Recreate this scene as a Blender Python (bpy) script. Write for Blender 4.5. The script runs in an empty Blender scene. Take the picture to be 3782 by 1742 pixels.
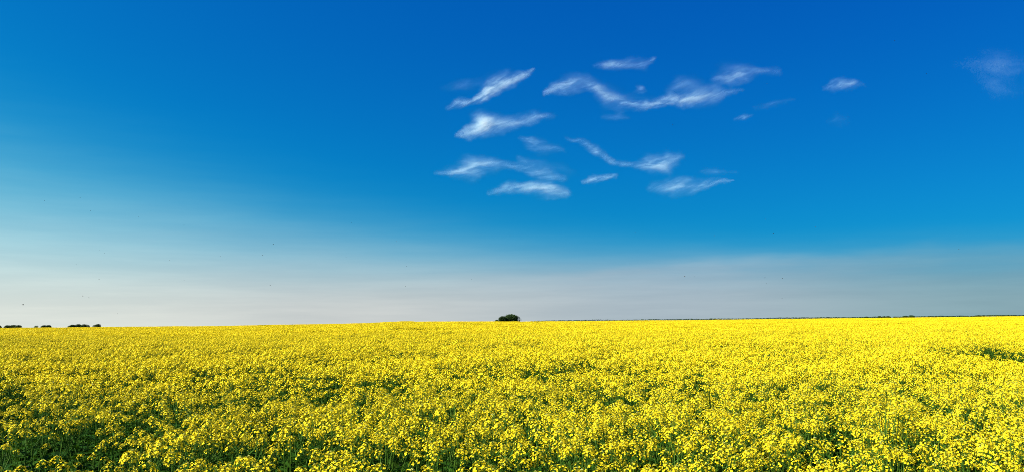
import bpy, math, random
import numpy as np
from mathutils import Matrix, Vector, Euler

# ------------------------------------------------------------------ camera, sky, sun, exposure
scene = bpy.context.scene
C = scene.collection
R = math.radians

F_PX = 2857.0                       # focal length in pixels of the 3782 px wide photograph
CAM_Z = 2.18
PITCH, ROLL = 6.30, -0.62
cam_data = bpy.data.cameras.new('camera')
cam = bpy.data.objects.new('camera', cam_data)
C.objects.link(cam)
cam_data.sensor_width = 36.0
cam_data.lens = F_PX * 36.0 / 3782.0
cam_data.clip_start = 0.05
cam_data.clip_end = 120000.0
CAM_R = Matrix.Rotation(R(90 + PITCH), 4, 'X') @ Matrix.Rotation(R(ROLL), 4, 'Z')
cam.matrix_world = Matrix.Translation((0, 0, CAM_Z)) @ CAM_R
scene.camera = cam
CR3 = np.array(CAM_R.to_3x3())

SUN_EL, SUN_AZ = 36.0, -102.0        # azimuth from +Y (view direction), negative = left
sun_dir = Vector((math.sin(R(SUN_AZ)) * math.cos(R(SUN_EL)), math.cos(R(SUN_AZ)) * math.cos(R(SUN_EL)), math.sin(R(SUN_EL))))
sd = bpy.data.lights.new('sun', 'SUN')
sd.energy = 5.0
sd.angle = R(0.53)
sd.color = (1.0, 0.95, 0.86)
sun = bpy.data.objects.new('sun', sd)
C.objects.link(sun)
sun.rotation_euler = sun_dir.to_track_quat('Z', 'Y').to_euler()
sun.location = (-40, 0, 60)

scene.view_settings.view_transform = 'Standard'
scene.view_settings.look = 'None'
scene.view_settings.gamma = 1.0
scene.view_settings.use_curve_mapping = False
EXPOSURE = 1.26
scene.view_settings.exposure = EXPOSURE
scene.cycles.max_bounces = 8
scene.cycles.diffuse_bounces = 1
scene.cycles.transmission_bounces = 1
scene.cycles.volume_bounces = 2
scene.cycles.transparent_max_bounces = 16
scene.cycles.volume_max_steps = 256
scene.cycles.use_denoising = True
scene.cycles.denoising_prefilter = 'NONE'   # keeps the petals crisp
scene.cycles.filter_width = 0.9


class NT:
    """tiny helper around a node tree"""
    def __init__(self, tree):
        self.t = tree
        self.n = tree.nodes
        self.l = tree.links

    def new(self, kind, **kw):
        n = self.n.new(kind)
        for k, v in kw.items():
            setattr(n, k, v)
        return n

    def put(self, sock, val):
        if isinstance(val, bpy.types.NodeSocket):
            self.l.new(val, sock)
        elif val is not None:
            sock.default_value = val

    def math(self, op, a, b=None, c=None, clamp=False):
        n = self.new('ShaderNodeMath', operation=op, use_clamp=clamp)
        for s, v in zip(n.inputs, (a, b, c)):
            self.put(s, v)
        return n.outputs[0]

    def vmath(self, op, a, b=None, c=None, out=0):
        n = self.new('ShaderNodeVectorMath', operation=op)
        for s, v in zip(n.inputs, (a, b, c)):
            self.put(s, v)
        return n.outputs[out]

    def ramp(self, val, lo, hi, a=0.0, b=1.0, kind='SMOOTHSTEP'):
        n = self.new('ShaderNodeMapRange', interpolation_type=kind)
        n.clamp = True
        for s, v in zip(n.inputs[:5], (val, lo, hi, a, b)):
            self.put(s, v)
        return n.outputs[0]

    def mix(self, fac, a, b):
        n = self.new('ShaderNodeMix', data_type='RGBA')
        self.put(n.inputs[0], fac)
        self.put(n.inputs[6], a)
        self.put(n.inputs[7], b)
        return n.outputs[2]

    def noise(self, vec, scale, detail=4.0, rough=0.5, out=0, dims='3D'):
        n = self.new('ShaderNodeTexNoise', noise_dimensions=dims)
        self.put(n.inputs['Vector'], vec)
        n.inputs['Scale'].default_value = scale
        n.inputs['Detail'].default_value = detail
        n.inputs['Roughness'].default_value = rough
        return n.outputs[out]


def ray(u, v):
    """world direction through pixel (u, v) of the photograph"""
    d = CR3 @ np.array(((u - 1891.0) / F_PX, -(v - 871.0) / F_PX, -1.0))
    return d / np.linalg.norm(d)


def build_world():
    w = bpy.data.worlds.new('World')
    scene.world = w
    w.use_nodes = True
    T = NT(w.node_tree)
    T.n.clear()
    out = T.new('ShaderNodeOutputWorld')
    bg = T.new('ShaderNodeBackground')
    T.l.new(bg.outputs[0], out.inputs[0])
    sky = T.new('ShaderNodeTexSky', sky_type='NISHITA')
    sky.sun_disc = False
    sky.sun_elevation = R(SUN_EL)
    sky.sun_rotation = R(SUN_AZ)
    sky.altitude = 100
    sky.air_density = 1.0
    sky.dust_density = 1.0
    sky.ozone_density = 3.0
    # deep, polarised blue: the camera's rendering of a clear sky, channel by channel
    KN = 0.1275
    K = 0.1 * 2 ** EXPOSURE
    sep = T.new('ShaderNodeSeparateColor')
    T.l.new(sky.outputs[0], sep.inputs[0])
    r = T.math('MULTIPLY', T.math('POWER', T.math('MULTIPLY', sep.outputs[0], KN), 2.0), 0.03 / K)
    dir0 = T.vmath('NORMALIZE', T.new('ShaderNodeTexCoord').outputs['Generated'])
    gz = T.new('ShaderNodeSeparateXYZ')
    T.l.new(dir0, gz.inputs[0])
    c0 = T.vmath('DOT_PRODUCT', dir0, (math.sin(R(-94)), math.cos(R(-94)), 0), out=1)
    g = T.math('MULTIPLY', sep.outputs[1], T.ramp(gz.outputs[2], .06, .42, .53 * KN / K, .46 * KN / K))
    g = T.math('MULTIPLY', g, T.math('MULTIPLY_ADD', c0, .24, 1.0))
    b = T.math('MULTIPLY', T.math('POWER', T.math('MULTIPLY', sep.outputs[2], KN), 0.5), 0.72 / K)
    com = T.new('ShaderNodeCombineColor')
    for k, v in enumerate((r, g, b)):
        T.l.new(v, com.inputs[k])
    blue = com.outputs[0]
    # thin veil of haze towards the horizon, thicker and whiter on the sun's side
    tc = T.new('ShaderNodeTexCoord')
    d = T.vmath('NORMALIZE', tc.outputs['Generated'])
    sx = T.new('ShaderNodeSeparateXYZ')
    T.l.new(d, sx.inputs[0])
    dz = T.math('MAXIMUM', sx.outputs[2], 0.0)
    el = T.math('MULTIPLY', T.math('ARCSINE', dz), 180 / math.pi)
    flat = T.vmath('NORMALIZE', T.vmath('MULTIPLY', d, (1, 1, 0)))
    c = T.vmath('DOT_PRODUCT', flat, (math.sin(R(-94)), math.cos(R(-94)), 0), out=1)
    w_el = T.math('ADD', T.math('MULTIPLY_ADD', c, 4.2, 5.1), T.math('MULTIPLY', T.math('MULTIPLY', c, c), 2.4))
    streak = T.noise(T.vmath('MULTIPLY', d, (5, 5, 45)), 1.0, 4, 0.55)
    w_el = T.math('MULTIPLY', w_el, T.math('MULTIPLY_ADD', streak, 0.16, 0.92))
    veil = T.math('EXPONENT', T.math('MULTIPLY', T.math('POWER', T.math('DIVIDE', el, w_el), T.ramp(c, -.3, .6, 2.7, 2.1)), -1.0))
    # sheet of high thin cloud low over the right-hand horizon: straight front edge
    p0, p1 = ray(1500, 1024), ray(3782, 884)
    nrm = Vector(np.cross(p1, p0)).normalized()
    if nrm.z > 0:
        nrm = -nrm
    warp = T.noise(T.vmath('MULTIPLY', d, (7, 7, 30)), 1.0, 3, 0.5)
    e = T.math('ADD', T.vmath('DOT_PRODUCT', d, tuple(nrm), out=1), T.math('MULTIPLY_ADD', warp, 0.030, -0.015))
    edge = T.ramp(e, -0.004, 0.014)
    az = T.math('ARCTAN2', sx.outputs[0], sx.outputs[1])
    body = T.math('MULTIPLY', T.ramp(az, R(-12), R(6)), T.ramp(az, R(8), R(40), 1.0, 0.60))
    tex = T.noise(T.vmath('MULTIPLY', d, (9, 9, 70)), 1.0, 4, 0.55)
    edge = T.math('MULTIPLY_ADD', edge, .72, T.math('MULTIPLY', T.ramp(e, -0.030, 0.012), .28))
    sheet = T.math('MULTIPLY', T.math('MULTIPLY', edge, body), T.math('MULTIPLY_ADD', tex, 0.60, 0.27))
    clear = T.math('MULTIPLY', T.math('SUBTRACT', 1.0, veil), T.math('SUBTRACT', 1.0, sheet))
    alpha = T.math('SUBTRACT', 1.0, clear)
    cr = T.new('ShaderNodeValToRGB')
    cr.color_ramp.interpolation = 'EASE'
    T.l.new(T.math('MULTIPLY_ADD', c, 0.5, 0.5), cr.inputs[0])
    stops = [(0.0, (.24, .37, .42)), (.20, (.255, .405, .46)), (.362, (.405, .495, .555)), (.57, (.59, .625, .62)), (.75, (.73, .775, .72)), (1.0, (.85, .86, .76))]
    els = cr.color_ramp.elements
    while len(els) < len(stops):
        els.new(0.5)
    for q, (p, col) in zip(els, stops):
        q.position = p
        q.color = (*col, 1)
    hi = T.ramp(el, 0.6, 7.0)
    tint = T.vmath('MULTIPLY', T.mix(hi, (1, 1, 1, 1), (.88, 1.0, 1.13, 1)), T.mix(T.ramp(T.noise(T.vmath('MULTIPLY', d, (4, 4, 55)), 1.0, 5, .6), .3, .7), (.93, .94, .95, 1), (1.05, 1.04, 1.03, 1)))
    hz = T.vmath('SCALE', T.vmath('MULTIPLY', cr.outputs[0], tint))
    hz.node.inputs['Scale'].default_value = 1 / K
    sa, sb = T.new('ShaderNodeSeparateColor'), T.new('ShaderNodeSeparateColor')
    T.l.new(blue, sa.inputs[0])
    T.l.new(hz, sb.inputs[0])
    fin = T.new('ShaderNodeCombineColor')
    for k, pw in enumerate((1.30, 0.92, 1.0)):      # thin veil scatters blue and green first
        a_k = T.math('POWER', alpha, pw)
        T.l.new(T.math('ADD', T.math('MULTIPLY', sa.outputs[k], T.math('SUBTRACT', 1.0, a_k)), T.math('MULTIPLY', sb.outputs[k], a_k)), fin.inputs[k])
    T.l.new(fin.outputs[0], bg.inputs[0])
    bg.inputs[1].default_value = 0.10


build_world()


# ------------------------------------------------------------------ materials
def material(name):
    m = bpy.data.materials.new(name)
    m.use_nodes = True
    T = NT(m.node_tree)
    T.n.clear()
    return m, T, T.new('ShaderNodeOutputMaterial')


def leafy(name, cols, trans, tcol, rough=0.55, spec=0.3, object_random=0.25):
    """diffuse + translucent plant tissue; colour varies per petal / leaf and per plant"""
    m, T, out = material(name)
    geo = T.new('ShaderNodeNewGeometry')
    info = T.new('ShaderNodeObjectInfo')
    col = T.mix(geo.outputs['Random Per Island'], (*cols[0], 1), (*cols[1], 1))
    hs = T.new('ShaderNodeHueSaturation')
    T.l.new(col, hs.inputs['Color'])
    T.l.new(T.math('MULTIPLY_ADD', info.outputs['Random'], object_random, 1 - object_random / 2), hs.inputs['Value'])
    p = T.new('ShaderNodeBsdfPrincipled')
    T.l.new(hs.outputs[0], p.inputs['Base Color'])
    p.inputs['Roughness'].default_value = rough
    p.inputs['Specular IOR Level'].default_value = spec
    t = T.new('ShaderNodeBsdfTranslucent')
    t.inputs[0].default_value = (*tcol, 1)
    mx = T.new('ShaderNodeMixShader')
    mx.inputs[0].default_value = trans
    T.l.new(p.outputs[0], mx.inputs[1])
    T.l.new(t.outputs[0], mx.inputs[2])
    T.l.new(mx.outputs[0], out.inputs[0])
    return m


M_PETAL = leafy('rapeseed_petal', ((.82, .58, .002), (.83, .70, .028)), 0.12, (.84, .63, .004), 0.6, 0.06, 0.22)
M_BUD = leafy('rapeseed_bud', ((.30, .36, .04), (.45, .42, .05)), 0.15, (.40, .42, .04), 0.5, 0.3)
M_STEM = leafy('rapeseed_stem', ((.024, .075, .005), (.075, .15, .014)), 0.10, (.08, .19, .010), 0.6, 0.08)
M_LEAF = leafy('rapeseed_leaf', ((.010, .042, .003), (.028, .082, .005)), 0.14, (.045, .13, .004), 0.7, 0.04)
M_TREE = leafy('tree_leaf', ((.018, .040, .010), (.036, .066, .015)), 0.14, (.04, .08, .01), 0.7, 0.08)
M_TREE_PALE = leafy('pale_tree_leaf', ((.10, .15, .08), (.15, .20, .11)), 0.25, (.14, .2, .07), 0.6, 0.25)


def bark_material():
    m, T, out = material('bark')
    tc = T.new('ShaderNodeTexCoord')
    n = T.noise(T.vmath('MULTIPLY', tc.outputs['Object'], (6, 6, 1.2)), 2.0, 5, 0.6)
    p = T.new('ShaderNodeBsdfPrincipled')
    T.l.new(T.mix(n, (.045, .035, .025, 1), (.13, .10, .075, 1)), p.inputs['Base Color'])
    p.inputs['Roughness'].default_value = 0.9
    T.l.new(p.outputs[0], out.inputs[0])
    return m


def soil_material():
    m, T, out = material('field_soil')
    tc = T.new('ShaderNodeTexCoord')
    big = T.noise(tc.outputs['Object'], 0.35, 4, 0.6)
    fine = T.noise(tc.outputs['Object'], 14.0, 6, 0.65)
    col = T.mix(fine, (.018, .015, .009, 1), (.05, .040, .026, 1))
    col = T.mix(T.ramp(big, 0.40, 0.65), col, (.02, .04, .008, 1))
    p = T.new('ShaderNodeBsdfPrincipled')
    T.l.new(col, p.inputs['Base Color'])
    p.inputs['Roughness'].default_value = 0.95
    b = T.new('ShaderNodeBump')
    b.inputs['Strength'].default_value = 0.6
    b.inputs['Distance'].default_value = 0.03
    T.l.new(fine, b.inputs['Height'])
    T.l.new(b.outputs[0], p.inputs['Normal'])
    T.l.new(p.outputs[0], out.inputs[0])
    return m


M_BARK, M_SOIL = bark_material(), soil_material()
PLANT_MATS = [M_PETAL, M_BUD, M_STEM, M_LEAF]


# ------------------------------------------------------------------ mesh helpers
class MB:
    """collects vertices and faces for ONE mesh"""
    def __init__(self):
        self.v, self.f, self.m = [], [], []

    def add(self, verts, faces, mat=0):
        o = len(self.v)
        self.v.extend(tuple(p) for p in verts)
        self.f.extend(tuple(i + o for i in f) for f in faces)
        self.m.extend([mat] * len(faces))

    def merge(self, other, mat4=None, mat_shift=0):
        o = len(self.v)
        if mat4 is None:
            self.v.extend(other.v)
        else:
            a = np.array(mat4)
            vv = np.asarray(other.v) @ a[:3, :3].T + a[:3, 3]
            self.v.extend(map(tuple, vv))
        self.f.extend(tuple(i + o for i in f) for f in other.f)
        self.m.extend(k + mat_shift for k in other.m)

    def tube(self, pts, rads, n=3, mat=0):
        rings = []
        for i, p in enumerate(pts):
            a = Vector(pts[max(i - 1, 0)])
            b = Vector(pts[min(i + 1, len(pts) - 1)])
            t = (b - a).normalized()
            u = t.orthogonal().normalized()
            if i and u.dot(pu) < 0:
                u = -u
            pu = u
            w = t.cross(u)
            for k in range(n):
                an = 2 * math.pi * k / n
                rings.append(tuple(Vector(p) + (u * math.cos(an) + w * math.sin(an)) * rads[i]))
        fs = []
        for i in range(len(pts) - 1):
            for k in range(n):
                fs.append((i * n + k, i * n + (k + 1) % n, (i + 1) * n + (k + 1) % n, (i + 1) * n + k))
        self.add(rings, fs, mat)

    def mesh(self, name, mats, smooth=False):
        me = bpy.data.meshes.new(name)
        me.from_pydata(self.v, [], self.f)
        for m in mats:
            me.materials.append(m)
        me.polygons.foreach_set('material_index', self.m)
        if smooth:
            me.polygons.foreach_set('use_smooth', [True] * len(self.f))
        me.update()
        return me


def obj(name, me, parent=None, coll=None):
    o = bpy.data.objects.new(name, me)
    (coll or C).objects.link(o)
    if parent is not None:
        o.parent = parent
    return o


def tag(o, label=None, cat=None, group=None, kind=None):
    for k, v in (('label', label), ('category', cat), ('group', group), ('kind', kind)):
        if v:
            o[k] = v
    return o


# ------------------------------------------------------------------ terrain
CANOPY = 1.30
# crest of the field as seen in the photograph (3782 px scale): column, row, distance of the crest
CREST = [(-900, 1222, 150), (0, 1211, 150), (440, 1207, 155), (880, 1203, 160), (1248, 1195, 150), (1468, 1187.5, 150), (1690, 1186, 170),
         (1908, 1186.5, 240), (2200, 1184, 360), (2500, 1181, 480), (2936, 1176, 620), (3377, 1171, 700), (3782, 1166, 740), (4700, 1155, 760)]
_az, _dc, _zc = [], [], []
for u, v, dc in CREST:
    d = ray(u, v)
    _az.append(math.atan2(d[0], d[1]))
    _dc.append(dc)
    _zc.append(CAM_Z + d[2] / math.hypot(d[0], d[1]) * dc - CANOPY)


def crest_at(az):
    return np.interp(az, _az, _dc), np.interp(az, _az, _zc)


def sstep(a, b, x):
    t = np.clip((x - a) / (b - a), 0, 1)
    return t * t * (3 - 2 * t)


_rng0 = np.random.default_rng(5)
_lat = _rng0.random((256, 256))


def vnoise(x, y):
    """smooth value noise in 0..1, period 256"""
    x, y = np.asarray(x, float), np.asarray(y, float)
    xi, yi = np.floor(x).astype(int), np.floor(y).astype(int)
    fx, fy = x - xi, y - yi
    fx, fy = fx * fx * (3 - 2 * fx), fy * fy * (3 - 2 * fy)
    g = lambda a, b: _lat[a % 256, b % 256]
    return (g(xi, yi) * (1 - fx) + g(xi + 1, yi) * fx) * (1 - fy) + (g(xi, yi + 1) * (1 - fx) + g(xi + 1, yi + 1) * fx) * fy


def terrain(x, y):
    x, y = np.asarray(x, float), np.asarray(y, float)
    d = np.hypot(x, y)
    az = np.arctan2(x, np.maximum(y, 1e-6))
    dc, zc = crest_at(az)
    rise = zc * sstep(20.0, dc, d)
    drop = np.maximum(d - dc * 1.02, 0.0)
    z = rise - 0.006 * drop * sstep(0, 80, drop)
    z = z + 0.10 * (vnoise(x * 0.06 + 40, y * 0.06 + 9) - 0.5) * sstep(0, 12, d)
    return z


def build_ground():
    # polar sheet: fine near the camera, coarse towards the horizon, all the way round
    radii = np.concatenate([[0.4], np.geomspace(1.0, 9000.0, 110)])
    naz = 240
    az = np.linspace(-math.pi, math.pi, naz, endpoint=False)
    v = [(0.0, 0.0, 0.0)]
    for r in radii:
        x, y = r * np.sin(az), r * np.cos(az)
        yy = np.where(y > 0, y, 0)
        z = np.where(y > 0, terrain(x, yy), terrain(x, np.full_like(x, 1e-3)))
        v.extend(zip(x.tolist(), y.tolist(), z.tolist()))
    f = [(0, 1 + (k + 1) % naz, 1 + k) for k in range(naz)]
    for i in range(len(radii) - 1):
        a, b = 1 + i * naz, 1 + (i + 1) * naz
        f.extend((a + k, a + (k + 1) % naz, b + (k + 1) % naz, b + k) for k in range(naz))
    mb = MB()
    mb.add(v, f)
    o = obj('ground', mb.mesh('ground', [M_SOIL], True))
    tag(o, kind='structure')


build_ground()


# ------------------------------------------------------------------ rapeseed plants
rnd = random.Random(11)


def add_flower(mb, p, n, size, full=True):
    """a four-petalled flower at p facing n"""
    n = Vector(n).normalized()
    a = n.orthogonal().normalized()
    a = Matrix.Rotation(rnd.uniform(0, 6.28), 3, n) @ a
    b = n.cross(a)
    p = Vector(p)
    if full:
        for k in range(4):
            d = (a, b, -a, -b)[k]
            s = n.cross(d)
            L = size * rnd.uniform(0.85, 1.12)
            droop = rnd.uniform(-0.15, 0.35)
            t = p + d * L + n * (L * droop * -0.5)
            m = p + d * (L * 0.62) + n * (L * 0.14)
            mb.add([p, m + s * (L * 0.40), t, m - s * (L * 0.40)], [(0, 1, 2, 3)], 0)
    else:
        L = size * 1.05
        tilt = n * (L * rnd.uniform(-.35, .1))
        mb.add([p + a * L + tilt, p + b * L * .8, p - a * L + tilt, p - b * L * .8], [(0, 1, 2, 3)], 0)


def flower_head(nf, full=True, size=0.0106, pods=7, buds=True):
    """dome-shaped raceme of open flowers round a knot of buds, young pods below"""
    mb = MB()
    for i in range(nf):
        q = (i + 0.5) / nf
        ang = i * 2.39996 + rnd.uniform(-.35, .35)
        rad = (0.010 + 0.046 * q ** 0.6) * rnd.uniform(.8, 1.2)
        z = 0.012 - 0.050 * q ** 1.3 + rnd.uniform(-.006, .006)
        p = Vector((math.cos(ang) * rad, math.sin(ang) * rad, z))
        n = Vector((math.cos(ang) * (0.35 + 0.9 * q), math.sin(ang) * (0.35 + 0.9 * q), 1.0 - 0.35 * q)) + Vector([rnd.uniform(-.35, .35) for _ in range(3)])
        add_flower(mb, p, n, size * rnd.uniform(.85, 1.15), full)
        if full:
            q0 = Vector((0, 0, z - 0.018))
            s = Vector((-math.sin(ang), math.cos(ang), 0)) * 0.0007
            mb.add([q0 - s, q0 + s, p + s, p - s], [(0, 1, 2, 3)], 2)
    if buds:
        for i in range(6):
            ang = i * 2.4
            rr = 0.0025 + 0.0016 * i ** .8
            p = Vector((math.cos(ang) * rr, math.sin(ang) * rr, 0.020 - i * 0.0010))
            s = 0.0028
            mb.add([p + Vector(o) for o in ((s, 0, 0), (0, s, 0), (-s, 0, 0), (0, -s, 0), (0, 0, 2.2 * s), (0, 0, -1.6 * s))],
                   [(0, 1, 4), (1, 2, 4), (2, 3, 4), (3, 0, 4), (1, 0, 5), (2, 1, 5), (3, 2, 5), (0, 3, 5)], 1)
    for i in range(pods):
        ang = rnd.uniform(0, 6.28)
        z = -0.06 - 0.016 * i
        d = Vector((math.cos(ang), math.sin(ang), rnd.uniform(.4, .9))).normalized()
        s = d.orthogonal().normalized() * 0.0013
        p = Vector((0, 0, z))
        L = rnd.uniform(.035, .055)
        mb.add([p - s, p + s, p + d * L + Vector((0, 0, .006))], [(0, 1, 2)], 2)
    # axis of the raceme
    mb.tube([(0, 0, -0.16), (0, 0, -0.06), (0, 0, 0.012)], [.0022, .0018, .0012], 3, 2)
    return mb


def leaf_blade(L, w):
    """lance-shaped blade folded along its midrib, base at the origin, pointing +X, arching"""
    mb = MB()
    v = []
    for i, (t, ww) in enumerate(((0, .35), (.3, 1.0), (.65, .75), (1.0, 0.02))):
        z = 0.30 * L * t - 0.42 * L * t * t
        v += [(t * L, -ww * w, z + .10 * w * ww), (t * L, 0, z - .18 * w * ww), (t * L, ww * w, z + .10 * w * ww)]
    f = []
    for i in range(3):
        for k in range(2):
            a = i * 3 + k
            f.append((a, a + 1, a + 4, a + 3))
    mb.add(v, f, 3)
    return mb


class PlantPlan:
    """the layout of one rapeseed plant: stem mesh, head placements, leaf placements"""
    def __init__(self, nb, H=1.28, stem_sides=4):
        self.stem = MB()
        self.heads, self.leaves, self.branches = [], [], []
        lean = Vector((rnd.uniform(-.05, .05), rnd.uniform(-.05, .05), 0))
        pts = [Vector((0, 0, 0)), Vector((0, 0, H * .35)) + lean * .3, Vector((0, 0, H * .7)) + lean * .7, Vector((0, 0, H - .10)) + lean]
        self.stem.tube(pts, [.007, .006, .0045, .0025], stem_sides, 2)
        self.heads.append((pts[-1] + Vector((0, 0, .10)), Vector((lean.x * .5, lean.y * .5, 1)), rnd.uniform(1.0, 1.25)))
        for i in range(nb):
            t = rnd.uniform(.50, .86)
            base = Vector((0, 0, H * t)) + lean * t
            ang = i * 2.399 + rnd.uniform(-.5, .5)
            out = Vector((math.cos(ang), math.sin(ang), 0))
            zt = H * rnd.uniform(.80, 1.0) - .06
            ln = max(.10, zt - base.z)
            reach = rnd.uniform(.08, .19)
            mid = base + out * reach * .65 + Vector((0, 0, ln * .45))
            tip = base + out * reach + Vector((0, 0, ln))
            br = MB()
            br.tube([base, mid, tip], [.0036, .0030, .0020], 3, 2)
            self.branches.append(br)
            ax = (tip - mid).normalized() + Vector((0, 0, .6))
            self.heads.append((tip + ax.normalized() * .10, ax, rnd.uniform(.75, 1.15)))
            if i % 2 == 0:
                self.leaves.append((base, ang + rnd.uniform(-.4, .4), rnd.uniform(-.1, .5), rnd.uniform(.55, .9), 0))
        for i in range(5):
            t = .16 + .13 * i + rnd.uniform(-.03, .03)
            self.leaves.append((Vector((0, 0, H * t)) + lean * t, i * 2.4 + rnd.uniform(-.4, .4), rnd.uniform(-.1, .4), rnd.uniform(1.0, 1.7) * (1.2 - .5 * t), 1))

    @staticmethod
    def head_matrix(p, ax, s):
        q = Vector((0, 0, 1)).rotation_difference(Vector(ax).normalized())
        return Matrix.Translation(p) @ q.to_matrix().to_4x4() @ Matrix.Rotation(rnd.uniform(0, 6.28), 4, 'Z') @ Matrix.Scale(s, 4)

    @staticmethod
    def leaf_matrix(p, ang, up, s):
        return Matrix.Translation(p) @ Matrix.Rotation(ang, 4, 'Z') @ Matrix.Rotation(-up, 4, 'Y') @ Matrix.Scale(s, 4)


HEADS = [flower_head(rnd.randint(15, 24)) for _ in range(6)]
HEADS_MID = [flower_head(rnd.randint(11, 17), False, .0126, 3, False) for _ in range(5)]
LEAVES = [leaf_blade(.085, .016), leaf_blade(.17, .034)]
PLANS = [PlantPlan(nb) for nb in (3, 4, 5, 4, 5, 6)]
for P in PLANS:
    P.hm = [(P.head_matrix(*h), rnd.randrange(6)) for h in P.heads]
    P.lm = [(P.leaf_matrix(*l[:4]), l[4]) for l in P.leaves]

head_meshes = [m.mesh('flower_head', PLANT_MATS) for m in HEADS]
leaf_meshes = [m.mesh('leaf', PLANT_MATS) for m in LEAVES]
stem_meshes = [P.stem.mesh('stem', PLANT_MATS) for P in PLANS]
branch_meshes = [[b.mesh('branch', PLANT_MATS) for b in P.branches] for P in PLANS]

proto = bpy.data.collections.new('crop_patterns')      # not linked to the scene
pattern_meshes = []
for P in PLANS:                                        # joined near plants
    mb = MB()
    mb.merge(P.stem)
    for br in P.branches:
        mb.merge(br)
    for mt, k in P.hm:
        mb.merge(HEADS[k], mt)
    for mt, k in P.lm:
        mb.merge(LEAVES[k], mt)
    pattern_meshes.append(mb)
N_NEAR = len(pattern_meshes)
for P in [PlantPlan(nb, stem_sides=3) for nb in (3, 4, 5, 4, 5)]:   # lighter plants for the middle distance
    mb = MB()
    mb.merge(P.stem)
    for br in P.branches:
        mb.merge(br)
    for h in P.heads:
        mb.merge(HEADS_MID[rnd.randrange(5)], P.head_matrix(*h))
    for l in P.leaves:
        mb.merge(LEAVES[l[4]], P.leaf_matrix(*l[:4]))
    pattern_meshes.append(mb)
N_MID = len(pattern_meshes) - N_NEAR


def far_patch(side, per_m2, uneven):
    """a square of crop for the far field: flower heads of a few faces on short stems, leaves between"""
    mb = MB()
    n = int(side * side * per_m2)
    for i in range(n):
        x, y = rnd.uniform(-side / 2, side / 2), rnd.uniform(-side / 2, side / 2)
        z = CANOPY - abs(rnd.gauss(0, uneven)) + 0.02
        for k in range(4):
            p = Vector((x + rnd.gauss(0, .032), y + rnd.gauss(0, .032), z - .02 * k))
            add_flower(mb, p, (rnd.gauss(0, .7), rnd.gauss(0, .7), 1), .028, False)
        if i % 2 == 0:
            mb.add([(x - .005, y, z - .55), (x + .005, y, z - .55), (x, y, z - .02)], [(0, 1, 2)], 2)
        if i % 2 == 0:
            lf = Matrix.Translation((x, y, z - rnd.uniform(.15, .5))) @ Matrix.Rotation(rnd.uniform(0, 6.28), 4, 'Z')
            q = [lf @ Vector(c) for c in ((0, -.02, 0), (.12, -.05, .03), (.24, 0, 0), (.12, .05, .03))]
            mb.add(q, [(0, 1, 2, 3)], 3)
    return mb


for q in range(6):
    pattern_meshes.append(far_patch(2.4, 66, .12) if q < 3 else far_patch(2.4, 125, .08))
N_FAR = 6
for q in range(4):                                     # leafy shoots without flowers, under the canopy
    mb = MB()
    H = rnd.uniform(.75, .95)
    mb.tube([(0, 0, 0), (.02, .01, H * .5), (.03, -.02, H)], [.005, .004, .002], 3, 2)
    for i in range(15):
        t = .25 + .75 * i / 15
        mb.merge(LEAVES[1 if i < 9 else 0], PlantPlan.leaf_matrix(Vector((.03 * t, 0, H * t)), i * 2.4, rnd.uniform(-.1, .7), rnd.uniform(.8, 1.35)))
    pattern_meshes.append(mb)
N_LEAFY = 4
for i, mb in enumerate(pattern_meshes):
    obj('crop_pattern_%02d' % i, mb.mesh('crop_pattern', PLANT_MATS), None, proto)


# where the crop is thin or missing (3782 px columns/rows of the photograph, put on the canopy plane): u, v, half-width m, half-depth m, strength
def on_canopy(u, v, h=CANOPY):
    d = ray(u, v)
    t = (h - CAM_Z) / d[2]
    return d[0] * t, d[1] * t


GAPS = [(on_canopy(170, 1610), 1.0, 1.9, .975), (on_canopy(20, 1590), .45, .35, .9), (on_canopy(330, 1590), .40, .45, .85), (on_canopy(1560, 1640), .40, .45, .55), (on_canopy(700, 1690), .35, .4, .35),
        (on_canopy(760, 1500), .7, .35, .55), (on_canopy(1250, 1400), .7, .5, .55), (on_canopy(1690, 1395), 1.0, .45, .5),
        (on_canopy(1850, 1355), 1.3, .5, .5), (on_canopy(3650, 1288), 1.9, 4.5, 1.0), (on_canopy(3790, 1280), 1.6, 4.2, 1.0),
        (on_canopy(2250, 1480), .5, .4, .4), (on_canopy(3480, 1490), .5, .4, .45), (on_canopy(900, 1345), .9, .5, .45)]


def thin(x, y):
    """0 = full crop, 1 = bare"""
    t = np.zeros_like(x)
    wx = x + 0.35 * (vnoise(x * 1.7 + 3, y * 1.7 + 70) - .5)
    wy = y + 0.35 * (vnoise(x * 1.7 + 33, y * 1.7 + 7) - .5)
    for (gx, gy), a, b, s in GAPS:
        t = np.maximum(t, s * (1 - sstep(.55, 1.15, np.hypot((wx - gx) / a, (wy - gy) / b))))
    # general unevenness, more on the left side of the view
    n = .42 * vnoise(x * .55 + 11, y * .40 + 5) + .58 * vnoise(x * 1.7 + 50, y * 1.3 + 21)
    left = .5 - np.clip(x / np.maximum(y, 1), -.7, .7) * .6
    t = np.maximum(t, sstep(.34, .68, n) * (.42 + .50 * left))
    t = np.maximum(t, 1.05 * left * (1 - sstep(8, 26, y)) - .16)
    return np.clip(t, 0, 1)


rng = np.random.default_rng(3)


def scatter(y0, y1, per_m2):
    """random plants on the fan in view (with a margin) between two distances"""
    X, Y = 0.92 * y1 + 3.0, y1
    n = int(2 * X * (y1 - y0) * per_m2)
    x, y = rng.uniform(-X, X, n), rng.uniform(y0, y1, n)
    ok = np.abs(x) < 0.92 * y + 3.0
    return x[ok], y[ok]


def canopy_scale(x, y):
    h = .5 * vnoise(x * .45 + 90, y * .45 + 14) + .5 * vnoise(x * 1.3 + 9, y * 1.3 + 44)
    return 1.0 + .36 * (h - .55)


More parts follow.
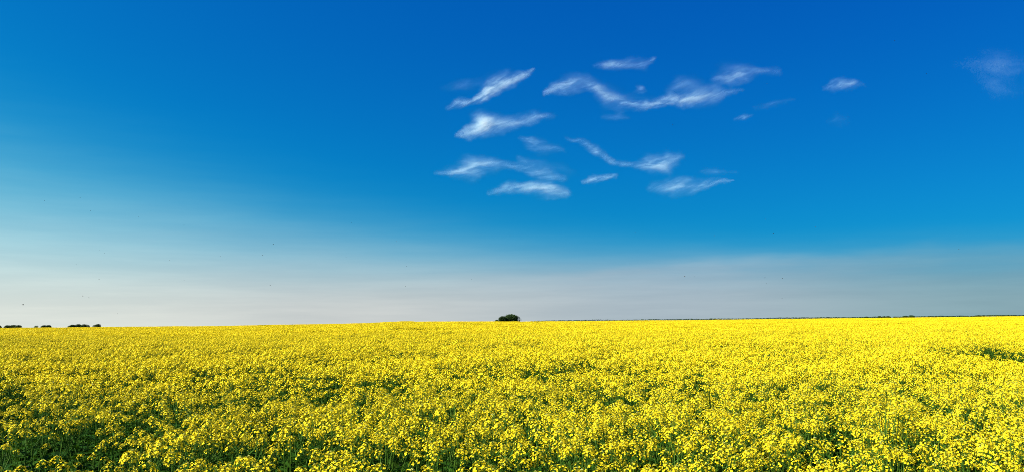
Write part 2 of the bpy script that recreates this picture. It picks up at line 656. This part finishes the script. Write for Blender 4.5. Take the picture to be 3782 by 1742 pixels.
P_x, P_y, P_i, P_rot, P_s = [], [], [], [], []


def put(x, y, idx, tilt, sc):
    n = len(x)
    P_x.append(x); P_y.append(y); P_i.append(idx)
    P_rot.append(np.stack([rng.normal(0, tilt, n), rng.normal(0, tilt, n), rng.uniform(0, 6.283, n)], 1))
    P_s.append(sc)


MID0, FAR0 = 12.0, 58.0
x, y = scatter(3.1, MID0, 26)
keep = rng.random(len(x)) > thin(x, y) * .97
x, y = x[keep], y[keep]
sc = canopy_scale(x, y) * rng.normal(1.0, .085, len(x)) * (1 - .12 * thin(x, y))
near_rot = np.stack([rng.normal(0, .05, len(x)), rng.normal(0, .05, len(x)), rng.uniform(0, 6.283, len(x))], 1)
near_idx = rng.integers(0, N_NEAR, len(x))
z = terrain(x, y)
# the ones that show largest: nearest plants whose top lies in the picture
top = np.stack([x, y, z + 1.2 * sc - CAM_Z], 1) @ CR3
px_u = 1891 + F_PX * top[:, 0] / -top[:, 2]
px_v = 871 - F_PX * top[:, 1] / -top[:, 2]
inside = (px_u > 10) & (px_u < 3772) & (px_v < 1735)
order = np.argsort(np.where(inside, np.hypot(x, y), 1e9))
single = order[:300]
mass = np.ones(len(x), bool)
mass[single] = False
P_x.append(x[mass]); P_y.append(y[mass]); P_i.append(near_idx[mass]); P_rot.append(near_rot[mass]); P_s.append(sc[mass])

gap_c = np.array(on_canopy(190, 1640))
for j in single:
    k = int(near_idx[j])
    P = PLANS[k]
    root = obj('rapeseed_plant', None)
    root.empty_display_size = 0.1
    root.location = (x[j], y[j], z[j] - .01)
    root.rotation_euler = near_rot[j]
    root.scale = (sc[j],) * 3
    look = 'tall ' if sc[j] > 1.05 else 'short ' if sc[j] < .93 else ''
    heads = ('three', 'four', 'five', 'six', 'seven')[len(P.heads) - 3]
    place = ('far left', 'left', 'left of the middle', 'middle', 'right of the middle', 'right', 'far right')[min(6, max(0, int(px_u[j] / 3782 * 7)))]
    row = 'at the bottom edge' if px_v[j] > 1660 else 'just above bottom edge' if px_v[j] > 1600 else 'behind the front plants'
    if math.hypot(x[j] - gap_c[0], (y[j] - gap_c[1])) < .75:
        row = 'standing in the dark gap'
    tag(root, '%syellow rapeseed plant with %s flower heads, %s, %s' % (look, heads, row, place), 'plant', 'nearest rapeseed plants')
    st_o = obj('stem', stem_meshes[k], root)
    for bm_ in branch_meshes[k]:
        obj('branch', bm_, st_o)
    for mt, q in P.hm:
        obj('flower_head', head_meshes[q], root).matrix_local = mt
    for mt, q in P.lm:
        obj('leaf', leaf_meshes[q], root).matrix_local = mt

x, y = scatter(MID0, FAR0, 20)
keep = rng.random(len(x)) > thin(x, y) * .97
x, y = x[keep], y[keep]
put(x, y, rng.integers(N_NEAR, N_NEAR + N_MID, len(x)), .05, canopy_scale(x, y) * rng.normal(1.0, .05, len(x)))

x, y = scatter(3.1, 30, 13)
gx, gy_ = on_canopy(170, 1610)
keep = (np.hypot((x - gx) / 1.0, (y - gy_) / 1.5) > 1) | (rng.random(len(x)) < .03)
x, y = x[keep], y[keep]
put(x, y, N_NEAR + N_MID + N_FAR + rng.integers(0, N_LEAFY, len(x)), .08, rng.normal(1.0, .10, len(x)))

# far field: square patches on a jittered grid, out past the crest
st = 2.2
gy = np.arange(FAR0 + 1, 800, st)
fx, fy = [], []
for yy in gy:
    hw = 0.92 * yy + 4
    xx = np.arange(-hw, hw, st)
    fx.append(xx + rng.uniform(-.3, .3, len(xx)))
    fy.append(np.full(len(xx), yy) + rng.uniform(-.3, .3, len(xx)))
x, y = np.concatenate(fx), np.concatenate(fy)
dc, _ = crest_at(np.arctan2(x, y))
keep = np.hypot(x, y) < dc * 1.12 + 8
x, y = x[keep], y[keep]
put(x, y, N_NEAR + N_MID + rng.integers(0, 3, len(x)) + np.where(np.hypot(x, y) > rng.normal(135, 20, len(x)), 3, 0), .0, canopy_scale(x * .3, y * .3))

X, Y = np.concatenate(P_x), np.concatenate(P_y)
Z = terrain(X, Y) - .01
me = bpy.data.meshes.new('rapeseed_crop')
me.vertices.add(len(X))
me.vertices.foreach_set('co', np.stack([X, Y, Z], 1).ravel())
for nm, typ, key, arr in (('pick', 'INT', 'value', np.concatenate(P_i).astype(np.int32)),
                          ('turn', 'FLOAT_VECTOR', 'vector', np.concatenate(P_rot).ravel()),
                          ('size', 'FLOAT', 'value', np.concatenate(P_s))):
    me.attributes.new(nm, typ, 'POINT').data.foreach_set(key, arr)
crop = obj('rapeseed_crop', me)
tag(crop, 'dense yellow flowering rapeseed crop covering the field to the horizon', 'crop', kind='stuff')
ng = bpy.data.node_groups.new('crop_scatter', 'GeometryNodeTree')
ng.interface.new_socket('Geometry', in_out='INPUT', socket_type='NodeSocketGeometry')
ng.interface.new_socket('Geometry', in_out='OUTPUT', socket_type='NodeSocketGeometry')
gi, go = ng.nodes.new('NodeGroupInput'), ng.nodes.new('NodeGroupOutput')
iop = ng.nodes.new('GeometryNodeInstanceOnPoints')
ci = ng.nodes.new('GeometryNodeCollectionInfo')
ci.inputs['Collection'].default_value = proto
ci.inputs['Separate Children'].default_value = True
ci.inputs['Reset Children'].default_value = True


def named(nm, typ):
    n = ng.nodes.new('GeometryNodeInputNamedAttribute')
    n.data_type = typ
    n.inputs['Name'].default_value = nm
    return n.outputs['Attribute']


ng.links.new(gi.outputs[0], iop.inputs['Points'])
ng.links.new(ci.outputs[0], iop.inputs['Instance'])
iop.inputs['Pick Instance'].default_value = True
ng.links.new(named('pick', 'INT'), iop.inputs['Instance Index'])
er = ng.nodes.new('FunctionNodeEulerToRotation')
ng.links.new(named('turn', 'FLOAT_VECTOR'), er.inputs[0])
ng.links.new(er.outputs[0], iop.inputs['Rotation'])
ng.links.new(named('size', 'FLOAT'), iop.inputs['Scale'])
ng.links.new(iop.outputs[0], go.inputs[0])
crop.modifiers.new('scatter', 'NODES').node_group = ng


# ------------------------------------------------------------------ trees on the horizon
_cu = [c[0] for c in CREST]
_cv = [c[1] for c in CREST]


def at_distance(u, v, dist):
    d = ray(u, v)
    k = dist / math.hypot(d[0], d[1])
    return d[0] * k, d[1] * k, CAM_Z + d[2] * k


def leaf_cloud(mb, centre, rad, n, size, r, mat=0):
    """leaf clumps over one lobe of a crown, thicker towards its outside"""
    cx, cy, cz = centre
    for _ in range(n):
        d = Vector((r.gauss(0, 1), r.gauss(0, 1), r.gauss(0, 1))).normalized()
        k = r.uniform(.45, 1.0) ** .45 * r.uniform(.92, 1.12)
        p = Vector((cx + d.x * rad[0] * k, cy + d.y * rad[1] * k, cz + d.z * rad[2] * k))
        nn = (d + Vector((r.gauss(0, .5), r.gauss(0, .5), r.gauss(0, .5) + .3))).normalized()
        a = nn.orthogonal().normalized()
        a = Matrix.Rotation(r.uniform(0, 6.28), 3, nn) @ a
        b = nn.cross(a)
        s = size * r.uniform(.6, 1.3)
        mb.add([p + a * s, p + b * s * .7 + nn * s * .25, p - a * s, p - b * s * .7 + nn * s * .15], [(0, 1, 2, 3)], mat)


def tree(u0, u1, vtop, dist, name, label, group, seed, lobes=9, mat=M_TREE, sparse=1.0, skew=0.0):
    r = random.Random(seed)
    uc = (u0 + u1) / 2
    x, y, ztop = at_distance(uc, vtop, dist)
    zb = float(terrain(x, y))
    H = ztop - zb
    W = (u1 - u0) / F_PX * math.hypot(dist, 0) / 2 * 1.02
    root = obj(name, None)
    root.location = (x, y, zb)
    tag(root, label, 'bush' if name == 'bush' else 'tree', group)
    trunk = MB()
    tr = max(.10, .035 * H)
    trunk.tube([(0, 0, -.3), (.02 * H, 0, H * .25), (-.01 * H, .02 * H, H * .55), (0, 0, H * .8)], [tr, tr * .8, tr * .5, tr * .2], 7, 0)
    for k in range(6):
        an = k * 2.4 + r.uniform(-.4, .4)
        b = H * r.uniform(.18, .5)
        o = Vector((math.cos(an) * W, math.sin(an) * W, 0))
        trunk.tube([(0, 0, b), tuple(o * .35 + Vector((0, 0, b + H * .12))), tuple(o * .72 + Vector((0, 0, b + H * .26)))], [tr * .45, tr * .3, tr * .1], 5, 0)
    obj('trunk', trunk.mesh('trunk', [M_BARK], True), root)
    crown = MB()
    size = max(.16, .040 * max(H, W * 1.2))
    for k in range(lobes):
        q = (k + .5) / lobes
        an = k * 2.399 + r.uniform(-.3, .3)
        rr = math.sqrt(q) * .62
        h = .52 + .26 * (1 - q) + r.uniform(-.06, .06)
        rl = (.40 + .12 * r.random())
        cx = math.cos(an) * W * rr + skew * W * (h - .5)
        cz = H * h
        rz = min(H - cz, H * .30) * r.uniform(.92, 1.0)
        leaf_cloud(crown, (cx, math.sin(an) * W * rr, cz), (W * rl, W * rl, rz), int(300 * sparse), size, r)
    # skirt of low growth
    for k in range(7):
        an = k * .9 + r.uniform(-.2, .2)
        leaf_cloud(crown, (math.cos(an) * W * .6, math.sin(an) * W * .6, H * .34), (W * .40, W * .40, H * .28), int(130 * sparse), size, r)
    obj('crown', crown.mesh('crown', [mat]), root)
    return root


G_MID = 'clump of trees on the middle horizon'
tree(1856, 1920, 1158.5, 520, 'tree', 'largest dark green domed tree of the clump on the middle horizon', G_MID, 1, 15)
tree(1838, 1872, 1165.5, 515, 'tree', 'smaller dark tree with a split top at the left of the middle clump', G_MID, 2, 9)
tree(1826, 1842, 1178.5, 510, 'bush', 'low dark bush at the left foot of the middle tree clump', G_MID, 3, 6)

G_L = 'trees beyond the field on the left horizon'
LEFT_TREES = [
    (-14, 6, 1201.5, 'dark tree cut off by the left edge of the photo', M_TREE, 1.0),
    (15, 42, 1201.0, 'left tree of the long flat-topped clump near the left edge', M_TREE, 1.0),
    (36, 62, 1200.5, 'middle tree of the long flat-topped clump near the left edge', M_TREE, 1.0),
    (56, 81, 1200.5, 'right tree of the long flat-topped clump near the left edge', M_TREE, 1.0),
    (125, 142, 1202.5, 'small pale thin tree alone on the left horizon', M_TREE_PALE, .45),
    (151, 172, 1201.5, 'left half of the short rounded dark tree clump on the left horizon', M_TREE, 1.0),
    (168, 190, 1201.0, 'right half of the short rounded dark tree clump on the left horizon', M_TREE, 1.0),
    (253, 281, 1199.0, 'lower dark tree left of the tallest tree on the left horizon', M_TREE, 1.0),
    (277, 303, 1197.0, 'tallest broad dark tree of the left horizon, left crown', M_TREE, 1.0),
    (298, 322, 1197.5, 'broad dark tree leaning on the tallest crown of the left horizon', M_TREE, 1.0),
    (315, 332, 1199.5, 'pale loose tree right of the broad dark clump on the left horizon', M_TREE_PALE, .5),
    (344, 373, 1197.0, 'pointed dark tree standing alone, rightmost on the left horizon', M_TREE, 1.0)]
for k, (u0, u1, vt, lb, mt, sp) in enumerate(LEFT_TREES):
    tree(u0, u1, vt - 2.5, 1150 + 40 * (k % 3), 'tree', lb, G_L, 20 + k, 8, mt, sp, skew=(.15 if k == 11 else 0))

G_R = 'trees standing out of the hedgerow on the right horizon'
RIGHT_TREES = [(2634, 2648, 'small dark tree in the far hedgerow just right of the middle clump'), (3193, 3208, 'low rounded tree in the far hedgerow, leftmost of the right-hand bumps'),
               (3240, 3257, 'dark tree at the left end of the flat clump in the far hedgerow'), (3256, 3273, 'middle tree of the flat clump in the far hedgerow'),
               (3270, 3288, 'right tree of the flat clump before the hedgerow gap'), (3333, 3354, 'rounded dark tree left of the tallest hedgerow tree'),
               (3354, 3378, 'tallest rounded dark tree in the far hedgerow on the right'), (3600, 3624, 'low broad tree in the far hedgerow near the right edge')]
for k, (u0, u1, lb) in enumerate(RIGHT_TREES):
    vt = np.interp((u0 + u1) / 2, _cu, _cv) - (5.4, 6.5, 7.5, 7.2, 7.2, 8, 9.5, 7)[k]
    tree(u0, u1, vt, 1480, 'tree', lb, G_R, 60 + k, 7)


def hedgerow():
    r = random.Random(4)
    mb = MB()
    for u in np.arange(1960, 4700, 0.9):
        if 3289 < u < 3297 or 3379 < u < 3383:
            continue
        crest = np.interp(u, _cu, _cv)
        h = np.interp(u, (1960, 2050, 2300, 2700, 3100, 3400, 4700), (2.6, 3.8, 4.4, 4.6, 4.6, 5.0, 5.4))
        h *= .70 + .65 * vnoise(u * .022, 3.3) * (.6 + .8 * vnoise(u * .11, 8.1))
        x, y, zt = at_distance(u, crest - h, 1500)
        zb = float(terrain(x, y))
        for k in range(16):
            z = zb + (zt - zb) * (r.random() ** .6)
            p = Vector((x + r.gauss(0, .4), y + r.gauss(0, 1.6), z))
            s = r.uniform(.35, .75)
            nn = Vector((r.gauss(0, 1), r.gauss(0, 1) - .6, r.gauss(0, 1) + .5)).normalized()
            a = nn.orthogonal().normalized()
            b = nn.cross(a)
            mb.add([p + a * s, p + b * s * .8, p - a * s, p - b * s * .8], [(0, 1, 2, 3)], 0)
    o = obj('distant_hedgerow', mb.mesh('hedgerow', [M_TREE]))
    tag(o, 'thin dark line of hedge and trees along the right horizon', 'hedgerow', kind='stuff')


hedgerow()


# ------------------------------------------------------------------ wispy clouds (volumes)
def cloud(pts, dist, label, seed, dens=1.0, soft=1.0):
    """pts: (column, row, half-thickness px, weight) along the wisp, in photograph pixels; hangs at one distance"""
    P3 = []
    for u, v, w, k in pts:
        x, y, z = at_distance(u, v, dist)
        P3.append((Vector((x, y, z)), 1.85 * w / F_PX * dist, k))
    c0 = sum((p for p, _, _ in P3), Vector()) / len(P3)
    P3 = [(Vector((p.x - c0.x, 0, p.z - c0.z)), rr, k) for p, rr, k in P3]
    rm = sum(rr for _, rr, _ in P3) / len(P3)
    # hull
    mb = MB()
    first, last = P3[0], P3[-1]
    t0 = (P3[0][0] - P3[1][0]).normalized()
    t1 = (P3[-1][0] - P3[-2][0]).normalized()
    line = [first[0] + t0 * (first[1] * 1.6 + rm * .5)] + [p for p, _, _ in P3] + [last[0] + t1 * (last[1] * 1.6 + rm * .5)]
    rads = [rm * .35] + [rr + rm * .65 for _, rr, _ in P3] + [rm * .35]
    n = 12
    mb.tube(line, rads, n, 0)
    mb.v = [(q[0], q[1] * .42, q[2]) for q in mb.v]
    nv = len(mb.v)
    mb.v.append(tuple(line[0] + t0 * rm * .2))
    mb.v.append(tuple(line[-1] + t1 * rm * .2))
    for k in range(n):
        mb.f.append(((k + 1) % n, k, nv))
        mb.f.append((nv - n + k, nv - n + (k + 1) % n, nv + 1))
        mb.m += [0, 0]
    m, T, out = material('cloud_vapour')
    tc = T.new('ShaderNodeTexCoord')
    pos = tc.outputs['Object']
    off = T.vmath('ADD', pos, (seed * 731.0, seed * 377.0, seed * 119.0))
    wv = T.noise(T.vmath('MULTIPLY', off, (.6, 1, 1)), 1 / (2.2 * rm), 5, .60, out=1)
    warp = T.vmath('MULTIPLY', T.vmath('SUBTRACT', wv, (.5, .5, .5)), (2.6 * rm, .3 * rm, 1.9 * rm))
    p = T.vmath('MULTIPLY', T.vmath('ADD', pos, warp), (1, 3.2, 1))      # thin sheets seen face on
    best = None
    for (a, ra, ka), (b, rb, kb) in zip(P3[:-1], P3[1:]):
        ba = b - a
        pa = T.vmath('SUBTRACT', p, tuple(a))
        h = T.math('MULTIPLY', T.vmath('DOT_PRODUCT', pa, tuple(ba), out=1), 1 / ba.length_squared, clamp=True)
        sc_ = T.vmath('SCALE', tuple(ba))
        T.l.new(h, sc_.node.inputs['Scale'])
        dist_ = T.vmath('LENGTH', T.vmath('SUBTRACT', pa, sc_), out=1)
        rad = T.math('MULTIPLY_ADD', h, rb - ra, ra)
        val = T.math('SUBTRACT', 1.0, T.math('DIVIDE', dist_, rad))
        val = T.math('MULTIPLY', val, T.math('MULTIPLY_ADD', h, kb - ka, ka))
        best = val if best is None else T.math('MAXIMUM', best, val)
    # fibres combed up to the right
    rot = T.new('ShaderNodeVectorRotate', rotation_type='Y_AXIS')
    T.l.new(T.vmath('ADD', off, T.vmath('MULTIPLY', warp, (.6, .6, .6))), rot.inputs['Vector'])
    sl = math.atan2(P3[-1][0].z - P3[0][0].z, P3[-1][0].x - P3[0][0].x)
    rot.inputs['Angle'].default_value = .8 * sl + R(6 + (seed * 37) % 17)
    st_ = T.vmath('MULTIPLY', rot.outputs[0], (.30, .5, 1.2))
    tex = T.noise(st_, 1 / ((.9 + .5 * ((seed * 53) % 10) / 10) * rm), 6, .64)
    best = T.math('MAXIMUM', best, 0.0)
    core = T.math('POWER', best, 2.7)
    body = T.math('MULTIPLY_ADD', core, T.ramp(tex, .36, .72, .06, 1.9), T.math('MULTIPLY', T.math('POWER', best, 1.6), .13))
    dn = T.math('MULTIPLY', body, dens * 2.05 / rm)
    vs = T.new('ShaderNodeVolumeScatter')
    vs.inputs['Color'].default_value = (.62, .90, 1.0, 1)
    vs.inputs['Anisotropy'].default_value = 0.1
    T.l.new(dn, vs.inputs['Density'])
    T.l.new(vs.outputs[0], out.inputs['Volume'])
    L = max((line[-1] - line[0]).length, 1)
    m.cycles.volume_step_rate = min(1.0, rm * .45 / (0.1 * (L + 4 * rm) / 2.2))
    o = obj('cloud', mb.mesh('cloud', [m], True))
    o.location = c0
    tag(o, label, 'cloud', 'thin white clouds in the upper sky')


def r8(*pts):
    return [(1500 + p[0] * .5823, 150 + p[1] * .5823, p[2] * .5823, p[3] if len(p) > 3 else 1.0) for p in pts]


CLOUDS = [
    (r8((255, 425, 14, .6), (340, 395, 26, .8), (420, 385, 18, 1), (500, 340, 36, 1.3), (580, 275, 42, 1), (680, 250, 34, .9), (750, 220, 22, 1), (805, 186, 10, 1)), 9000,
     'diagonal white wisp rising to a sharp point, upper left of the cloud group', .9),
    (r8((250, 312, 22, .5), (380, 290, 36, .6), (500, 262, 30, .5), (620, 208, 34, .55)), 9100, 'faint veil just above the diagonal white wisp', .35),
    (r8((1190, 172, 14, .6), (1260, 160, 26, .9), (1340, 160, 30, 1.1), (1440, 148, 42, .7), (1520, 145, 36, .7), (1572, 106, 16, .9)), 8000, 'topmost small white cloud with an upturned right end', .7),
    (r8((885, 348, 12, .9), (960, 312, 34, 1), (1060, 275, 52, 1), (1140, 265, 48, 1), (1210, 310, 46, .9), (1260, 370, 50, .9), (1340, 400, 48, .9), (1440, 406, 30, .8), (1540, 403, 22, .8)), 9200,
     'long white cloud arching down to the right in the middle of the group', .8),
    (r8((1560, 402, 18, .8), (1660, 390, 28, 1), (1745, 395, 36, 1.1), (1850, 365, 56, .9), (1950, 335, 52, .8), (2050, 318, 24, .7), (2160, 298, 14, .6)), 9000,
     'broad white cloud curving up to the right beside the arching one', .75),
    (r8((1690, 330, 36, .7), (1715, 285, 48, .8), (1790, 285, 50, .6), (1880, 300, 44, .5)), 8900, 'ragged fuzzy tuft above the broad curving cloud', .5),
    (r8((1455, 322, 14, .7), (1490, 312, 26, 1), (1520, 318, 12, .7)), 8800, 'tiny white puff above the dip of the long cloud', .28),
    (r8((1945, 262, 28, .7), (2040, 248, 44, .9), (2140, 222, 44, .9), (2250, 185, 28, .8), (2380, 168, 22, .6)), 8500, 'slanting pale cloud at the upper right end of the group', .55),
    (r8((315, 598, 12, 1), (400, 572, 40, 1), (490, 530, 62, 1.3), (590, 535, 52, 1), (690, 515, 34, .8), (800, 482, 36, .8), (930, 490, 18, .6)), 11000,
     'brightest white cloud with a humped left end and trailing tail', .95),
    (r8((715, 622, 16, .7), (790, 648, 34, .8), (880, 680, 38, .7), (1000, 695, 18, .5)), 12500, 'faint small streak below the tail of the brightest cloud', .5),
    (r8((1005, 632, 12, .5), (1120, 668, 24, .8), (1200, 712, 32, 1), (1260, 742, 22, 1), (1350, 775, 20, .8), (1450, 798, 26, .8), (1560, 782, 46, 1), (1650, 760, 52, 1), (1735, 740, 34, .8)), 13500,
     'long thin cloud sagging in the middle and widening at its right end', .7),
    (r8((215, 856, 16, .6), (310, 838, 36, 1), (420, 812, 62, 1), (520, 800, 46, .9), (640, 800, 28, .9), (740, 800, 30, .9), (850, 835, 46, .9), (985, 872, 28, .6)), 16000,
     'large wispy cloud low on the left of the group', .8),
    (r8((510, 962, 10, .8), (640, 928, 30, 1), (770, 942, 36, 1), (890, 955, 42, 1.1), (1015, 965, 28, .8)), 17500, 'lowest white cloud, a flat lens under the large wispy one', .85),
    (r8((1105, 908, 10, .8), (1200, 880, 24, 1), (1340, 855, 12, .7)), 16500, 'short thin streak right of the large wispy cloud', .7),
    (r8((1550, 950, 26, .6), (1680, 945, 50, .9), (1800, 925, 44, .9), (1920, 898, 24, 1), (2080, 880, 10, .9)), 16800, 'tapered pale cloud pointing right at the lower right of the group', .65),
    ([(3030, 337, 6, .7), (3077, 323, 16, 1), (3119, 311, 20, .9), (3155, 305, 16, 1), (3205, 304, 7, .7)], 9500, 'small lone pale cloud right of the group', .5),
    ([(3500, 252, 16, .4), (3610, 266, 34, .7), (3680, 250, 38, .9), (3740, 238, 34, .8), (3860, 200, 24, .6)], 8500, 'faint slanting cloud at the right edge of the photo', .24),
    ([(3600, 296, 22, .5), (3670, 316, 36, .7), (3750, 318, 26, .5)], 8600, 'very faint patch under the cloud at the right edge', .18),
    (r8((1230, 300, 50, .5), (1330, 330, 46, .6), (1420, 360, 40, .6), (1560, 380, 36, .5), (1680, 350, 44, .4)), 9300, 'thin veil hanging between the arching cloud and its right neighbour', .22),
    (r8((1380, 410, 20, .8), (1500, 406, 20, 1), (1600, 398, 20, 1), (1690, 392, 16, .8)), 9100, 'thin bright thread joining the arching cloud to its right neighbour', .6),
    (r8((1990, 170, 30, .5), (2060, 175, 44, .6), (2160, 170, 40, .4)), 8400, 'faint smudge above the slanting pale cloud', .20),
    (r8((2080, 505, 12, .6), (2150, 488, 20, .9), (2195, 470, 10, .7)), 10200, 'small faint streak below the right end of the group', .28),
    (r8((2200, 440, 14, .4), (2330, 405, 20, .6), (2480, 365, 14, .5)), 9600, 'long faint streak trailing right below the group', .2),
    (r8((1250, 490, 16, .5), (1340, 485, 24, .7), (1410, 490, 14, .5)), 10800, 'faint patch below the dip of the long arching cloud', .2),
    (r8((1870, 838, 16, .6), (1960, 832, 22, .7), (2110, 836, 12, .5)), 15000, 'thin faint streak above the tapered pale cloud', .25),
    (r8((700, 742, 16, .7), (760, 770, 26, .6), (900, 790, 30, .5), (1060, 830, 30, .4)), 14800, 'faint veil above the right end of the large wispy cloud', .25),
    ([(3060, 455, 12, .5), (3095, 447, 20, .6), (3130, 435, 12, .5)], 9800, 'barely visible patch below the small lone cloud', .16),
]
for k, (pts, dist, lb, dn) in enumerate(CLOUDS):
    cloud(pts, dist, lb, k + 1, dn)


# ------------------------------------------------------------------ insects over the field
def insect_material():
    m, T, out = material('dark_insect')
    tc = T.new('ShaderNodeTexCoord')
    n = T.noise(tc.outputs['Object'], 260, 2)
    p = T.new('ShaderNodeBsdfPrincipled')
    T.l.new(T.mix(n, (.012, .010, .008, 1), (.05, .035, .02, 1)), p.inputs['Base Color'])
    p.inputs['Roughness'].default_value = 0.6
    T.l.new(p.outputs[0], out.inputs[0])
    return m


def insect_mesh():
    mb = MB()
    mb.tube([(-.0075, 0, -.0005), (-.005, 0, 0), (-.0015, 0, .0004), (.0005, 0, .0002), (.003, 0, .0006), (.0048, 0, .0004), (.0066, 0, 0)],
            [.0004, .0021, .0022, .0013, .0021, .0014, .0008], 7)
    for s in (-1, 1):
        mb.add([(.003, s * .001, .0015), (.0045, s * .008, .0042), (.0015, s * .0098, .0045), (-.0025, s * .006, .0030)], [(0, 1, 2, 3)])
        mb.add([(.0005, s * .001, .0014), (-.0005, s * .0060, .0026), (-.0038, s * .0055, .0024)], [(0, 1, 2)])
    return mb.mesh('flying_insect', [insect_material()], False)


INSECT = insect_mesh()
SPECKS = [(84, 1124, 11), (306, 1092, 8), (328, 1098, 6), (970, 941, 7), (1009, 902, 8), (814, 945, 6), (965, 773, 5), (998, 1052, 8), (626, 960, 6), (679, 832, 5), (680, 1034, 5),
          (296, 731, 5), (164, 742, 5), (334, 779, 5), (367, 923, 5), (386, 933, 5), (282, 976, 5), (366, 1030, 6), (434, 1157, 5), (512, 802, 5), (1298, 823, 5), (1464, 891, 6), (1278, 948, 5),
          (1501, 982, 6), (1498, 1056, 6), (1743, 1030, 7), (1884, 873, 5), (2346, 861, 5), (2529, 1020, 10), (2564, 1020, 6), (2825, 1024, 9), (2831, 1046, 6), (2890, 1027, 8), (2889, 1100, 7),
          (2827, 810, 8), (2856, 864, 8), (3012, 839, 7), (2638, 871, 5), (3541, 920, 11), (3304, 151, 8), (3421, 274, 7), (2484, 462, 8), (2555, 375, 6), (2833, 310, 6), (1882, 459, 6)]
ri = random.Random(8)
for u, v, px in SPECKS:
    dist = F_PX * .016 / (px * .56)
    o = obj('flying_insect', INSECT)
    o.location = at_distance(u, v, dist)
    o.rotation_euler = (ri.uniform(-.5, .5), ri.uniform(-.4, .4), ri.uniform(0, 6.28))
    if (u, v) == (3541, 920):
        lb = 'largest dark insect flying at the right above the grey cloud sheet'
    elif (u, v) == (84, 1124):
        lb = 'largest dark insect flying low over the trees at the far left'
    elif (u, v) == (2529, 1020):
        lb = 'dark insect in the grey sky right of the middle tree clump, larger of a pair'
    else:
        side = ('far left', 'left', 'left of the middle', 'middle', 'right of the middle', 'right', 'far right')[int(u / 3782 * 7)]
        high = 'just above the horizon' if v > 1080 else 'low in the pale sky' if v > 940 else 'halfway up the sky' if v > 700 else 'high in the blue sky'
        lb = '%s dark insect flying %s, %s' % ('small' if px > 6 else 'tiny', high, side)
    tag(o, lb, 'insect', 'insects flying over the field')
